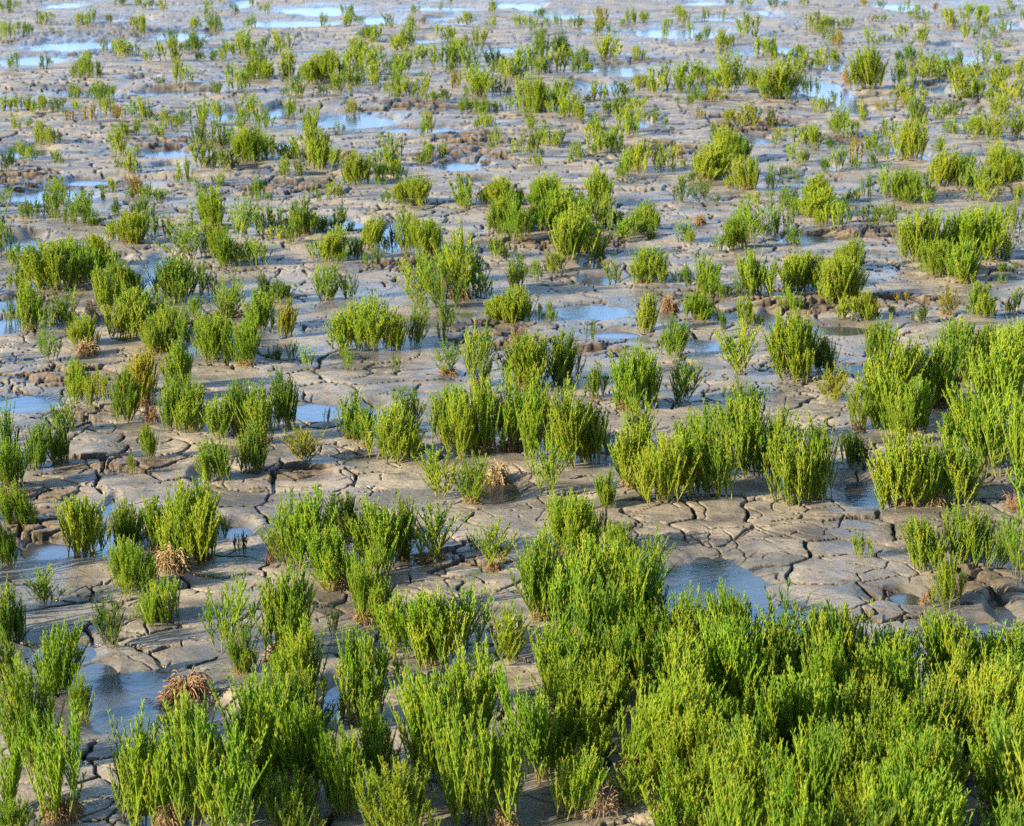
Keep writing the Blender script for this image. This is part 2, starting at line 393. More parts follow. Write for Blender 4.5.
def grow(seed, stems, aspect, height=.22, dens=1.0, thick=1.0, spread=.95, fan=1.0, pairs=6, bud=1.0, flare=.62):
    """a glasswort clump: stalks rising from one root, opposite pairs of long upright branches, each with short jointed side shoots"""
    g = random.Random(seed)
    wood, green = Tubes(), Tubes()
    Rt = aspect * height * .5
    ox, oy = g.uniform(-.3, .3) * Rt, g.uniform(-.3, .3) * Rt          # the tallest part is off centre
    lx, ly = g.gauss(0, .10) * height, g.gauss(0, .10) * height        # the whole clump leans a little
    def shoots(p, d, ln, up, cv, t0, r):
        """short side shoots along one branch"""
        n = max(2, int(ln / .0068 * dens))
        dl = math.sqrt(sum(c * c for c in d)); d = [c / dl for c in d]
        rot = g.uniform(0, 6.28)
        for k in range(n):
            q = .12 + .86 * (k + g.uniform(.1, .9)) / n
            pp = (p[0] + d[0] * ln * q, p[1] + d[1] * ln * q, p[2] + d[2] * ln * q + up * ln * q * q)
            rot += 1.57 + g.uniform(-.6, .6)
            bl = (.0070 + .0090 * (1 - q) * fan) * g.uniform(.6, 1.4) * bud
            el = g.uniform(.90, 1.36)
            tt = t0 + (1 - t0) * q
            v = min(1, max(0, cv + g.gauss(0, .24) + .25 * (q - .5)))
            wd = max(0., .7 - tt * 2.4) * g.uniform(0, 1.)
            for a in (rot, rot + math.pi):
                green.add(pp, (math.cos(a) * math.cos(el) + d[0] * .3, math.sin(a) * math.cos(el) + d[1] * .3, math.sin(el)), bl, .00084 * thick * g.uniform(.8, 1.25), .2, v, wd)
    for i in range(stems):
        f = math.sqrt((i + .5) / stems)
        a = i * 2.39996 + g.uniform(-.7, .7)
        top = Rt * f * g.uniform(.5, 1.12)
        ca, sa = math.cos(a), math.sin(a)
        off = math.hypot(ca * top - ox, sa * top - oy) / max(Rt, 1e-6)
        hh = height * max(.25, (1.10 - .42 * off ** 1.3) * (1 - abs(g.gauss(0, .25))))
        b0 = Rt * spread * f * g.uniform(.3, 1.0)
        bend = g.uniform(-.06, .06) * height
        def at(t):
            rr = b0 + (top - b0) * (t ** flare)
            w = .015 * height * math.sin(3.1 * t * (1 + i % 3) + i) + bend * t * t
            return (ca * rr - sa * w + lx * t ** 1.3, sa * rr + ca * w + ly * t ** 1.3, hh * t - .006 * (1 - t))
        wood.add((0, 0, -.008), (b0 * ca, b0 * sa, .007), math.hypot(b0, .007) * 1.05, .0020 * thick, 0, .4, 1.)
        seg = 6
        cv = min(1, max(0, g.gauss(.5, .24)))
        for k in range(seg):
            t0, t1 = k / seg, (k + 1.12) / seg
            p0, p1 = at(t0), at(min(t1, 1.03))
            dv = tuple(p1[j] - p0[j] for j in range(3)); ln = math.sqrt(sum(v * v for v in dv))
            (wood if k < 2 else green).add(p0, dv, ln, .0018 * thick * (1.0 - .4 * t0), 0, cv, 1. if k == 0 else (.5 if k == 1 else 0.))
            if k >= 3: shoots(p0, dv, ln, 0, cv, t0, 1)
        rot = g.uniform(0, 3)
        for k in range(pairs):
            t = .03 + .74 * (k + g.uniform(.1, .9)) / pairs
            p = at(t)
            rot += 1.57 + g.uniform(-.5, .5)
            for sgn in (0, math.pi):
                if g.random() < .12: continue
                aa = rot + sgn + g.uniform(-.3, .3)
                bl = hh * (1 - t) * g.uniform(.42, .92)
                el = g.uniform(1.05, 1.38) / (1 + .3 * (fan - 1))
                d = (math.cos(aa) * math.cos(el) + ca * .12 * f, math.sin(aa) * math.cos(el) + sa * .12 * f, math.sin(el))
                v = min(1, max(0, cv + g.gauss(0, .2)))
                green.add(p, d, bl, .00135 * thick, .22, v, max(0., .7 - t * 1.6))
                shoots(p, d, bl, .22, v, t, 1)
    return wood, green

KINDS = {}
def proto(key, *a, **k):
    w, g = grow(*a, **k)
    lite = (np.array([0., .5, 1.]), np.array([.9, 1.1, .4]))
    W_, G_ = (w.arrays(3, lite), g.arrays(3, lite)) if key.startswith('far') else (w.arrays(), g.arrays())
    V = np.concatenate([W_[0], G_[0]])
    hz = np.percentile(V[:, 2], 99.6)
    rad = np.percentile(np.hypot(V[:, 0], V[:, 1]), 97)
    both = (V, np.concatenate([W_[1], G_[1] + len(W_[0])]), np.concatenate([W_[2], G_[2]]), np.concatenate([W_[3], G_[3]]))
    KINDS[key] = dict(h=hz, w=2 * rad, stems=mesh_from('stems_' + key, *W_, M_PLANT), shoots=mesh_from('shoots_' + key, *G_, M_PLANT),
                      whole=mesh_from('whole_' + key, *both, M_PLANT), raw=both)

for i in range(5): proto(f'slender{i}', 100 + i, 3 + i % 3, .26, spread=.5)
for i in range(7): proto(f'upright{i}', 200 + i, 7 + i, .46)
for i in range(8): proto(f'bush{i}', 300 + i, 14 + i, .66)
for i in range(5): proto(f'wide{i}', 400 + i, 23 + 3 * i, .98)
for i in range(6): proto(f'open{i}', 500 + i, 4 + i, .70, dens=.8, spread=.3, fan=1.7, pairs=5)
for i in range(4): proto(f'far{i}', 600 + i, 5 + i, .7, dens=.34, thick=1.9, pairs=3, bud=1.7)
ASPECT = {k: v['w'] / v['h'] for k, v in KINDS.items()}

# dead, drooping clumps
def dead_proto(key, seed, n, droop, wide):
    g = random.Random(seed); T = Tubes()
    for i in range(n):
        a = g.uniform(0, 6.283); e = g.uniform(.35, 1.35)
        r0 = g.uniform(0, .02)
        ln = g.uniform(.07, .15)
        v = g.random()
        p = (math.cos(a) * r0, math.sin(a) * r0, g.uniform(0, .02))
        d = (math.cos(a) * math.cos(e) * wide, math.sin(a) * math.cos(e) * wide, math.sin(e))
        T.add(p, d, ln, .0019 * g.uniform(.7, 1.2), -droop * g.uniform(.6, 1.2), v)
        for k in range(4):
            q = g.uniform(.3, .95)
            dn = math.sqrt(sum(c * c for c in d))
            pp = [p[j] + d[j] / dn * ln * q for j in range(3)]; pp[2] -= droop * ln * q * q * .9
            a2 = a + g.uniform(-1.2, 1.2)
            T.add(pp, (math.cos(a2) * .6, math.sin(a2) * .6, g.uniform(-.6, .5)), ln * g.uniform(.2, .4), .0015, -.5 * droop, min(1, v + .2))
    V, q, va, wo = T.arrays()
    V[:, 2] = np.maximum(V[:, 2], -.004 + .003 * va)
    KINDS[key] = dict(h=np.percentile(V[:, 2], 99), w=2 * np.percentile(np.hypot(V[:, 0], V[:, 1]), 95), whole=mesh_from('whole_' + key, V, q, va, wo, M_DEAD))
dead_proto('dead0', 1, 110, .85, 1.5); dead_proto('dead1', 2, 90, 1.0, 1.6); dead_proto('dead2', 3, 44, .55, 1.1)

# ------------------------------------------------------------------ every plant read off the photograph: base x, base y, width, height, colour step[, form]
# colour step: 0 dark blue-green .. 1 cool green .. 2 yellow-green .. 3 yellow .. 4 orange
DATA = """
8 13 15 14 2;42 27 13 14 2;79 27 7 12 2;92 26 9 17 2;110 24 7 8 1;132 27 7 10 4;143 37 9 20 2;26 36 12 14 2;8 41 13 19 2;53 33 8 5 2.5;121 6 9 9 2;139 5 9 7 2;150 10 8 11 2;164 12 10 13 2.5;208 9 9 10 2
209 30 7 20 1.5;217 32 8 20 2;235 15 6 9 1;220 3 7 4 2;252 6 6 7 2;253 31 7 14 2;193 31 8 13 2;172 48 12 17 1;195 52 14 20 1.5;226 48 7 10 1.5;122 57 17 18 2;114 56 6 12 2;171 65 25 22 2.2;239 50 19 22 2;244 57 12 24 2;222 65 9 15 2;200 63 9 8 1;255 62 5 12 2
16 72 7 17 1.5;44 71 9 14 1;86 70 10 16 2;88 81 14 20 1.5;74 83 8 14 2;178 88 11 25 2;235 97 18 27 2;250 82 14 17 2;160 87 10 8 1;74 98 9 14 2;100 99 9 20 2;111 102 9 16 1.5
266 15 8 9 2;323 29 9 13 2;344 17 8 12 1.5;350 27 9 16 2;362 20 6 6 1;390 29 13 13 2;283 53 22 23 2;336 61 8 13 2.5;259 82 8 30 2;268 83 12 18 2;286 83 17 28 2;320 86 28 28 2;294 103 13 22 1.5;337 98 18 20 2;347 90 12 17 2;322 101 9 11 1;414 17 5 9 2;412 32 9 14 2
376 44 10 18 2;365 42 9 13 1;359 58 18 20 2;356 77 24 26 2;379 70 22 26 2;398 52 16 16 2;409 45 12 22 1.5;417 62 20 18 2;403 77 24 24 2;374 88 16 20 2;395 100 14 18 2.3;420 102 19 26 2.2;395 86 14 20 2;438 37 9 10 2;423 25 6 8 4;440 10 5 11 1.5;451 4 9 5 2;466 25 18 13 2
450 43 12 15 2;479 48 16 22 2.2;492 32 8 14 2;493 14 8 11 2;446 68 24 26 2;456 58 18 18 2;455 89 14 18 2.8;472 75 22 28 1.5;494 72 22 22 1.2;508 84 14 22 2;482 97 26 28 2;498 95 16 18 1.2;443 100 12 11 1.5
518 30 10 14 2;540 16 9 10 1.5;533 37 9 18 1.5;548 31 9 13 1.5;557 31 7 15 2;577 32 13 14 2;602 25 12 16 2.7;599 37 18 16 2;541 61 13 28 1.5;560 56 11 24 1.2;559 76 22 25 2.2;607 60 25 23 2.1;584 71 15 24 1.5;632 25 14 15 2;644 24 10 9 2;665 40 6 20 1.8
677 14 9 9 2;683 25 12 14 2;691 35 8 17 1.8;705 24 8 12 1.2;706 43 9 15 1.8;721 52 11 20 2;722 18 8 11 2;731 6 6 6 1;749 8 10 9 1.8;749 38 20 22 2;759 57 13 20 2;637 61 10 14 2.2;733 47 6 12 1.5;640 91 13 16 2.5;597 101 17 19 2.3;621 99 14 16 1
560 103 24 22 2;534 114 28 36 2;522 78 24 26 1.8;659 95 22 26 2;683 87 25 22 1.5;700 82 12 20 2;711 84 12 13 2;731 95 26 38 2;694 104 16 16 1.5;712 104 15 13 2.5;758 90 24 22 2.3
774 8 11 8 1.2;803 7 13 8 1.8;864 6 11 7 3;882 8 9 9 1;907 12 6 12 1.5;916 17 9 11 2;925 26 8 14 1.5;935 12 6 8 4;949 28 16 18 2;964 25 16 20 1.8;982 17 13 11 2;984 27 11 11 2;1001 17 9 11 1.5;1012 12 10 8 1.5;1008 4 6 5 2;1022 24 6 12 2;1004 33 15 13 1.5;994 41 11 13 1.8;967 41 18 15 2
883 24 11 8 1.8;871 24 9 7 4;813 32 16 20 2.3;823 31 10 13 2;833 31 10 13 2;848 30 7 10 1.5;870 47 13 18 1.8;902 40 13 13 2;921 45 14 15 2;773 57 7 22 1.5;838 51 10 17 2.8;829 46 9 14 1.5;984 65 17 23 2;960 68 9 18 1.5;1007 48 8 8 2.5
825 66 22 21 2;806 60 14 15 2;788 72 28 22 2;778 100 36 32 2.1;808 95 16 20 1;867 92 32 36 2;910 66 18 20 1.5;902 86 14 22 1.8;926 80 22 22 2;943 77 17 22 1.8;909 103 26 22 2.5;958 100 20 25 2;974 101 14 20 1.5;995 97 22 26 2;976 80 20 16 2;1020 80 12 20 2.2;1012 104 24 22 2.3;836 100 14 12 1.2
6 113 14 15 2;19 113 14 15 2;29 112 8 14 1.5;41 114 8 16 2;56 115 11 15 1.2;69 124 9 13 3.6;79 115 10 11 2;91 126 13 18 3;108 118 11 18 2.2;116 123 10 14 4;145 123 14 26 2;137 136 12 16 2;152 138 10 16 2.2;166 127 12 17 2;17 134 11 15 2;42 146 14 22 2;50 147 8 18 2.5
22 162 13 20 2;5 175 12 20 .8;56 164 6 14 1.5;119 157 18 24 2;123 138 10 14 1.8;131 176 11 22 2;199 127 22 27 2;218 118 13 20 1.8;217 147 16 26 1.2;236 148 14 22 1.5;244 120 22 26 2;246 162 24 32 2;202 170 22 28 2;228 172 26 20 .6;186 187 15 26 2;220 187 9 16 1.8
53 191 16 18 2;137 197 22 20 3.5;147 202 16 18 2;112 193 8 14 2;163 202 8 14 2.3;61 204 28 20 1.7;86 204 16 16 1.5;6 204 14 16 2;206 196 8 12 1
260 128 18 30 2;291 120 13 22 2;311 137 16 30 2;353 113 14 14 2.6;429 137 13 22 2;338 134 7 11 1.5;258 163 9 32 2;301 162 18 24 2;317 170 22 36 2.1;286 176 14 20 2;355 184 24 30 2.1;370 175 12 20 1.5;394 168 18 30 2;398 180 16 18 1.8;381 142 6 8 2;443 159 9 14 1.8;422 167 8 12 1.5;428 160 9 18 1.8
330 200 18 18 2;259 200 9 26 1.5;411 205 38 28 2;463 205 20 30 2;499 205 28 28 2;484 131 8 18 2;497 150 8 20 2;464 112 8 14 1.5;475 112 7 14 1.5;484 112 10 14 2;497 111 9 13 2
570 118 20 26 2;580 124 14 18 2;552 116 14 14 2;531 131 12 18 2;532 160 18 30 2.2;537 169 9 12 2;547 147 17 24 2;571 164 11 20 2;594 155 18 28 2;599 132 13 20 1.8;615 152 17 24 2;618 116 14 20 1.5;630 134 16 30 2.2;652 126 16 16 2;637 111 14 12 2;623 180 17 28 1.8;640 174 18 30 2.2;663 173 22 26 2;676 164 12 18 2.8
690 110 12 12 2;700 120 11 9 3;711 106 10 9 2.8;748 127 24 24 2.6;718 144 18 18 2;733 162 30 28 1.8;709 180 32 34 2.1;690 184 12 14 1.8;703 202 26 25 1.2;748 191 22 30 2.1;755 204 14 14 2;729 190 12 12 2.3;548 206 28 34 1.8;600 207 26 38 2;516 205 16 16 1.5
772 128 10 18 .6;780 143 12 15 2;814 148 17 25 2;836 136 22 30 2;818 115 14 16 2;862 121 9 18 2.3;881 113 20 10 2.8;901 110 20 14 2.5;917 127 19 28 2;941 120 20 17 2;956 116 16 16 1;951 138 13 16 1.8;975 138 20 18 2;996 144 24 30 2.2;1000 120 34 26 2.4;1020 135 14 24 2
888 142 16 22 2;876 155 18 20 2;909 162 28 34 2.1;854 165 15 25 3;838 172 16 24 2;873 168 8 14 1;794 166 16 20 2;792 178 10 12 1.2;772 181 8 18 1.5;940 152 14 14 2;940 186 24 34 2;960 187 22 28 1.5;987 200 30 36 2;1000 182 30 36 2;1018 183 16 32 1.8;1020 203 14 20 2
888 202 22 40 2;908 202 24 32 1.8;925 204 20 16 1.5;855 202 12 15 2;815 204 24 28 2;784 204 22 18 2
26 220 11 20 1.8;50 221 17 28 1.5;72 229 18 32 1.8;86 221 16 24 1.5;95 228 8 18 1.5;117 218 8 20 1.2;133 245 27 30 2.1;150 240 16 36 1.8;141 216 16 20 1.5;191 260 37 44 2.1;228 266 30 36 1.8;214 230 26 40 2.2;240 238 28 42 1.8;4 258 10 40 1.2
56 292 44 48 2;78 282 36 44 1.8;102 266 22 32 2;18 268 20 26 1.5;22 290 20 30 1.5;30 328 26 50 1.9;12 320 14 26 1.8;68 326 30 40 1.5;48 330 18 24 1.8;105 312 22 44 2;128 302 26 40 1.8;175 302 42 42 1.4;200 290 18 30 1;130 342 50 50 2;165 352 46 44 1.8;227 318 36 48 2;84 347 26 32 2
51 362 22 36 1.8;215 360 38 46 2;245 365 30 50 2
262 233 18 34 1.6;278 239 20 18 2.4;293 245 15 28 1.4;303 235 24 36 1.5;325 232 10 16 1.2;339 232 22 26 1.5;330 262 24 36 2;344 266 8 18 2;358 260 14 22 1.2;371 250 20 34 2.1;392 248 12 26 1;376 267 10 20 1.8;407 252 24 46 2.2;430 255 30 36 2;325 302 25 40 1.9;264 300 16 30 1.2;278 305 12 28 1.5;262 330 28 40 2;284 338 16 40 2.5
360 349 53 50 2.2;420 302 46 50 2;440 310 20 44 1.8;461 300 36 74 2.2;446 285 20 40 1.8;396 352 22 34 2;414 348 18 44 1.6;443 325 12 30 1.5;443 342 10 26 1.5;504 318 30 24 2;498 260 18 22 1.2;502 234 30 40 1.8;421 209 16 10 2;464 210 18 14 2
345 360 14 16 1.6;275 360 14 22 1.2;291 360 13 22 1.8;308 369 16 24 1.8;448 378 26 34 1.6;478 390 28 62 2.2
518 243 16 44 1.8;533 228 18 20 1.5;555 232 40 44 2;568 260 30 54 2.1;585 248 10 34 1.3;588 222 18 26 1.8;604 232 18 34 1.8;624 241 22 24 1.8;643 232 25 32 1.8;651 240 12 18 1.3;685 244 20 28 2.1;736 251 20 34 2;752 242 32 44 2;518 288 15 36 1.7;537 280 12 22 1.8;552 274 12 26 2.4;616 280 22 28 2.2;646 282 34 34 2.1;601 258 12 16 1.5
705 290 24 36 1.8;712 298 18 32 1.9;697 318 26 28 1.9;754 297 22 46 2;739 298 11 22 1.6;514 318 34 38 2.1;538 320 6 14 1.5;550 320 7 20 1.5;647 332 20 38 2.1;673 360 26 40 1.6;591 345 12 22 1.5;723 332 10 22 1.6;746 326 20 30 1.8;742 374 40 54 2
772 236 16 38 1.8;787 214 14 18 1.5;815 218 38 28 2;836 232 22 28 2.2;852 225 18 22 1.2;890 224 13 22 1.8;876 230 8 14 2;793 248 8 22 1.6;922 262 44 52 2.2;940 276 32 34 2;975 262 48 52 1.9;962 282 28 40 1.9;1003 252 14 20 1.5;1012 234 16 32 2.1;1005 272 12 16 1.5;800 290 34 36 2;793 310 24 32 1.8;838 300 40 46 2.1;848 270 24 32 1.8
868 319 24 34 2.3;905 300 28 14 3.1;947 317 22 30 2.9;977 318 24 34 2;1015 312 14 28 1.5;1000 283 6 10 1.8;921 325 12 18 1;795 378 46 62 2;
76 402 22 40 2;93 408 16 40 2.3;105 403 14 28 2.2;125 422 30 56 1.6;142 405 30 50 2.6;178 430 38 52 1.7;190 434 36 44 2;182 390 30 46 2;151 461 18 36 2;132 477 7 22 1.7;66 432 24 44 1.5;60 464 20 38 1.5;33 470 26 50 1.6;8 470 22 70 1.6;14 488 30 44 2;22 524 30 50 1.8
220 440 24 40 1.9;215 480 30 42 1.8;243 437 28 52 1.6;254 473 24 46 1.6;262 445 30 60 2;284 430 26 56 1.6;305 462 36 36 2.6 open;292 430 16 40 1.3;352 440 30 46 1.6;365 448 24 38 1.8;394 459 48 50 2;411 430 28 42 1.7;327 425 8 16 1.2;348 372 12 24 1.7;396 373 9 18 1.8
438 500 40 50 2.1;472 503 30 48 1.8;443 445 28 54 1.6;462 460 34 60 2.2;482 455 38 68 2.1;506 455 34 72 1.8;518 452 36 80 1.9;528 390 48 50 2.1;564 386 34 48 1.7;532 462 34 80 1.7;560 466 34 84 2.1;573 470 18 70 2.2;590 460 38 58 1.6;546 496 36 58 2;595 400 20 34 1.5
628 410 34 54 1.8;645 405 34 60 2.1;680 403 30 46 1.7;634 490 38 64 2;640 450 34 60 2;606 508 22 38 1.8;663 504 50 66 2.1;690 497 30 62 1.6;716 502 38 80 2;700 470 40 64 1.9;752 480 42 76 1.8;745 445 40 60 1.9
796 506 46 78 2.2;820 503 38 78 1.9;775 480 36 70 1.8;826 372 28 40 1.3;832 403 28 36 2.4;855 468 26 34 1;858 430 30 60 2.1;888 415 50 84 2;895 430 40 70 2;915 434 34 60 2;940 410 44 70 1.8;958 436 24 40 2.2;900 446 26 50 2;906 508 50 74 2.1;932 508 36 66 2.1;958 505 44 64 1.8
985 470 50 80 2;1005 480 54 90 2;1000 430 60 90 2.1;1018 492 30 90 1.9;960 385 44 60 2;1010 380 44 56 2;985 360 30 36 1.8;875 360 26 40 1.6;
10 565 24 46 2;84 553 40 58 2.2;126 541 32 44 1.6;190 566 50 80 2.2;160 548 34 50 1.9;203 562 32 70 1.8;135 593 40 54 1.8;45 602 32 36 2;160 622 40 48 2;113 648 32 62 1.2 open;225 652 50 80 2;243 672 30 44 1.7;10 640 34 66 1.5;222 536 18 26 .8 open;242 556 14 24 1 open
290 565 46 74 2.2;312 568 44 74 2.1;345 545 34 54 1.2;380 566 44 66 2;403 562 26 64 1.8;431 563 48 58 1.8 open;335 588 40 60 1.9;369 620 40 76 2.1;494 573 38 52 2.2 open;474 552 12 18 1.2;284 660 46 90 1.8;305 700 44 72 2.2;333 637 12 34 1.5;420 655 60 64 1.9;438 664 46 70 2;470 650 44 66 1.9;510 665 40 60 2.2
574 554 44 58 2.1;600 552 14 42 1.1;628 575 30 52 2;650 585 32 60 2.2;545 620 50 80 2;575 640 50 90 1.9;610 640 54 90 2;645 640 40 80 2;733 640 30 60 2;592 600 40 60 2.1
860 561 18 28 2.3 open;928 572 34 50 1.8;966 570 46 56 2;947 606 28 52 2.1;1000 574 24 52 1.6;1017 588 28 70 2
8 690 26 60 1.7;32 766 60 110 1.9;62 815 54 110 2;8 808 28 90 1.9;55 690 50 70 1.9;80 713 24 44 1.9;125 815 60 100 2;150 818 60 110 2.1;190 826 64 118 1.9;230 838 58 118 2.0;250 800 60 120 2;185 742 50 44 1.4 open;10 840 40 34 1.8
276 688 22 40 1.8;363 728 46 90 1.8;398 682 10 26 1.8;290 735 50 56 1.2;316 735 34 44 1.1;262 795 40 110 2;310 795 54 100 2;345 818 44 80 2;290 834 50 56 1.6;378 788 44 76 1.6;400 838 64 66 2.2;440 780 60 100 2;465 760 56 104 2.1;470 820 60 110 2.2;505 826 50 110 2;487 708 40 62 1.8
575 815 44 64 2;632 808 50 60 2.3 open;535 780 50 104 1.9;555 700 44 80 2
"""
# the dense stand at lower right: rows from the back to the front edge of the picture
ROWS = [("rear", 678, [600, 640, 690, 735, 775], 84), ("second", 700, [575, 622, 668, 712, 752, 795, 838, 880, 955, 1000], 88), ("third", 735, [560, 600, 648, 694, 736, 780, 822, 866, 905, 946, 990, 1022], 96),
        ("fourth", 772, [548, 590, 634, 682, 724, 768, 812, 856, 898, 940, 982, 1018], 104), ("fifth", 808, [690, 735, 780, 826, 870, 916, 960, 1004], 112),
        ("sixth", 845, [680, 716, 760, 806, 850, 898, 942, 988, 1022], 116), ("front", 888, [700, 745, 792, 838, 884, 930, 976, 1016], 118)]
PL = []
for rec in DATA.replace('\n', ';').split(';'):
    f = rec.split()
    if f:
        PL.append(dict(x=float(f[0]), y=float(f[1]), w=float(f[2]), h=float(f[3]), c=float(f[4]), form=f[5] if len(f) > 5 else '', row=None))
g = random.Random(5)
for rn, y, xs, hh in ROWS:
    xs = [x for x in xs if g.random() > .17]
    for i, x in enumerate(xs):
        PL.append(dict(x=x + g.uniform(-7, 7), y=y + g.uniform(-8, 8), w=g.uniform(50, 68), h=hh * g.uniform(.66, 1.10), c=g.choice([1.5, 1.7, 1.8, 1.9, 2, 2, 2.1, 2.2, 2.3]), form='', row=(rn, i, len(xs))))

CSTEP = [(0, (.030, .090, .030)), (1, (.065, .190, .040)), (2, (.275, .475, .030)), (2.5, (.42, .52, .036)), (3, (.48, .36, .045)), (4, (.45, .22, .10))]
def colour(c, g):
    for (a, ca), (b, cb) in zip(CSTEP, CSTEP[1:]):
        if c <= b:
            t = (c - a) / (b - a); k = g.uniform(.88, 1.12)
            return tuple((ca[i] + (cb[i] - ca[i]) * t) * k for i in range(3)) + (1,)
    return (*CSTEP[-1][1], 1)

def pick(p, g):
    a = p['w'] / p['h'] * 1.22
    if p['form'] == 'open' or (p['form'] == '' and a > .42 and g.random() < .2): fam = 'open'
    elif a < .42: fam = 'slender'
    elif a < .62: fam = 'upright'
    elif a < .88: fam = 'bush'
    else: fam = 'wide'
    ks = [k for k in KINDS if k.startswith(fam)]
    return g.choice(ks)

bx, by, bt = ground([p['x'] for p in PL], [p['y'] for p in PL], .015)
bz = mud(bx, by)[0]
for p, x, y, t, z in zip(PL, bx, by, bt, bz):
    g = random.Random(int(p['x'] * 31 + p['y'] * 977))
    dep = math.atan2(CAMH, math.hypot(x, y))
    p['loc'] = (float(x), float(y), float(max(z, -.012)) - .003)
    p['H'] = p['h'] * t / F / math.cos(dep) * (1.03 if p['y'] > 200 else 1.16)
    p['Wd'] = p['w'] * t / F * (1.30 if p['y'] > 200 else 1.36)
    p['key'] = pick(p, g); p['rz'] = g.uniform(0, 6.283)
    p['col'] = colour(p['c'] + (.30 if 1.4 < p['c'] < 2.3 and p['y'] < 230 else g.choice([0, 0, .12, .25]) if p['y'] < 520 else g.choice([-.1, 0, .1])), g)
    k = KINDS[p['key']]
    sz = p['H'] / k['h']; sx = min(max(p['Wd'] / k['w'], sz * .72), sz * 1.6)
    p['scale'] = (sx, sx, sz)
    p['tilt'] = (g.gauss(0, .08), g.gauss(0, .08))

# ------------------------------------------------------------------ landmarks one can find in the picture, for telling plants apart
MARKS = [(314,12,'the long white puddle at the top'),(675,34,'the far pool with stalks standing in it'),(65,48,'the far puddle edged by broken mud'),(24,64,'the white puddle at the top left edge'),
(400,72,'the dense far thicket'),(596,78,'the far pool under a mud step'),(846,78,'the pinkish dead far tuft'),(960,62,'the blue puddle at top right'),(137,190,'the golden orange clump'),(352,122,'the pale blue far puddle'),
(52,198,'the puddle under the left mud step'),(456,168,'the small pale puddle mid field'),(700,117,'the tiny yellow tuft'),(748,118,'the yellow footed far bush'),(854,157,'the golden upright tuft'),(147,282,'the narrow bright puddle'),
(394,236,'the little puddle with a dark tuft'),(592,313,'the oval blue puddle'),(450,270,'the big forked bush'),(905,296,'the low curled yellow plant'),(850,334,'the puddle below the mud step'),(806,241,'the shaded puddle upper right'),
(24,406,'the flat blue puddle at left'),(314,412,'the small blue puddle mid field'),(142,390,'the golden bush with reddish twigs'),(305,450,'the small yellow V shaped plant'),(497,465,'the pale straw clump mid field'),(120,470,'the cracked raised mud slabs'),
(172,560,'the pale straw heap'),(50,552,'the small puddle among mud slabs'),(790,565,'the bare cracked mud pan'),(700,590,'the blue pool beside the mud pan'),(187,688,'the drooping brown dead clump'),(124,712,'the algae flecked pool'),
(600,808,'the grey dead twigs'),(921,688,'the water gap in the stand'),(980,594,'the broken clods at right'),(92,310,'the upright tan dead tuft'),(668,310,'the brown dead tuft'),(789,266,'the tan dead tuft upper right'),
(284,320,'the tan tipped slender plant'),(868,302,'the bright fan shaped plant'),(947,305,'the yellow stalked tuft'),(830,470,'the shadowed puddle between bushes'),(1012,508,'the pinkish dead tuft at right'),(360,330,'the broad yellow green bush'),(555,430,'the big central thicket'),(975,255,'the double bush upper right')]
ORD = ['', 'second ', 'third ', 'fourth ', 'fifth ', 'sixth ', 'seventh ', 'eighth ', 'ninth ', 'tenth ', 'eleventh ', 'twelfth ']
def look(p):
    Hh, a = p['H'], p['w'] / p['h']
    size = 'tall' if Hh > .225 else 'small' if Hh < .12 else 'broad' if a > .85 else 'slim' if a < .5 else 'bushy'
    c = p['c']
    col = 'dark bluish' if c < .9 else 'cool green' if c < 1.45 else 'mid green' if c < 1.85 else 'bright green' if c < 2.15 else 'yellow green' if c < 2.55 else 'yellow' if c < 3.2 else 'golden' if c < 3.7 else 'orange'
    return f"open branched {col}" if p['form'] == 'open' else f'{size} {col}'

PL.sort(key=lambda p: -p['w'] * p['h'])
# about 300 of the plants as individuals (those that show largest), the smallest far ones as one mass
VIS = [p for p in PL]
NIND = 300
ind, rest = VIS[:NIND], VIS[NIND:]

special = {(137, 197): 'golden orange glasswort clump beside the puddle under the left mud step', (305, 462): 'small yellow V shaped glasswort on pale cracked mud', (905, 300): 'low curled yellow plant sprawling on mud above the ledge',
           (854, 165): 'golden upright glasswort tuft in the far right field', (142, 405): 'golden glasswort bush with reddish twigs at its foot', (461, 300): 'tall right half of the big forked glasswort bush, narrow footed',
           (860, 561): 'lone pale sprig standing on the bare cracked mud pan', (360, 349): 'broad round yellow green glasswort bush alone on bare mud', (868, 319): 'bright fan shaped glasswort at the edge of the puddle below the mud step',
           (113, 648): 'thin cool green open plant alone on pale mud, left of the drooping brown clump', (947, 317): 'yellow stalked glasswort tuft standing on the mud step', (748, 127): 'far glasswort bush with a bright yellow foot'}
groups = {}
for p in ind:
    sp = special.get((int(p['x']), int(p['y']))) if p['row'] is None else None
    if sp: p['label'] = sp; continue
    if p['row']:
        rn, i, n = p['row']
        p['label'] = f"{look(p)} glasswort, {['first','second','third','fourth','fifth','sixth','seventh','eighth','ninth','tenth','eleventh','twelfth'][i]} from left, {rn} row of the dense stand"
        continue
    best = None
    for m in MARKS:
        dx, dy = p['x'] - m[0], (p['y'] - p['h'] * .4 - m[1]) * 1.6
        dd = math.hypot(dx, dy)
        if best is None or dd < best[0]: best = (dd, dx, dy, m)
    dd, dx, dy, m = best
    rel = ('right of' if dx > 0 else 'left of') if abs(dx) > abs(dy) else ('in front of' if dy > 0 else 'behind')
    groups.setdefault((rel, m[2]), []).append((dd, p))
for (rel, nm), lst in groups.items():
    lst.sort(key=lambda q: q[0])
    for i, (dd, p) in enumerate(lst):
        o = ORD[i] if i < len(ORD) else f'{i + 1}th '
        p['label'] = f"{look(p)} glasswort, {o + 'one ' if o else 'nearest '}{rel} {nm}"

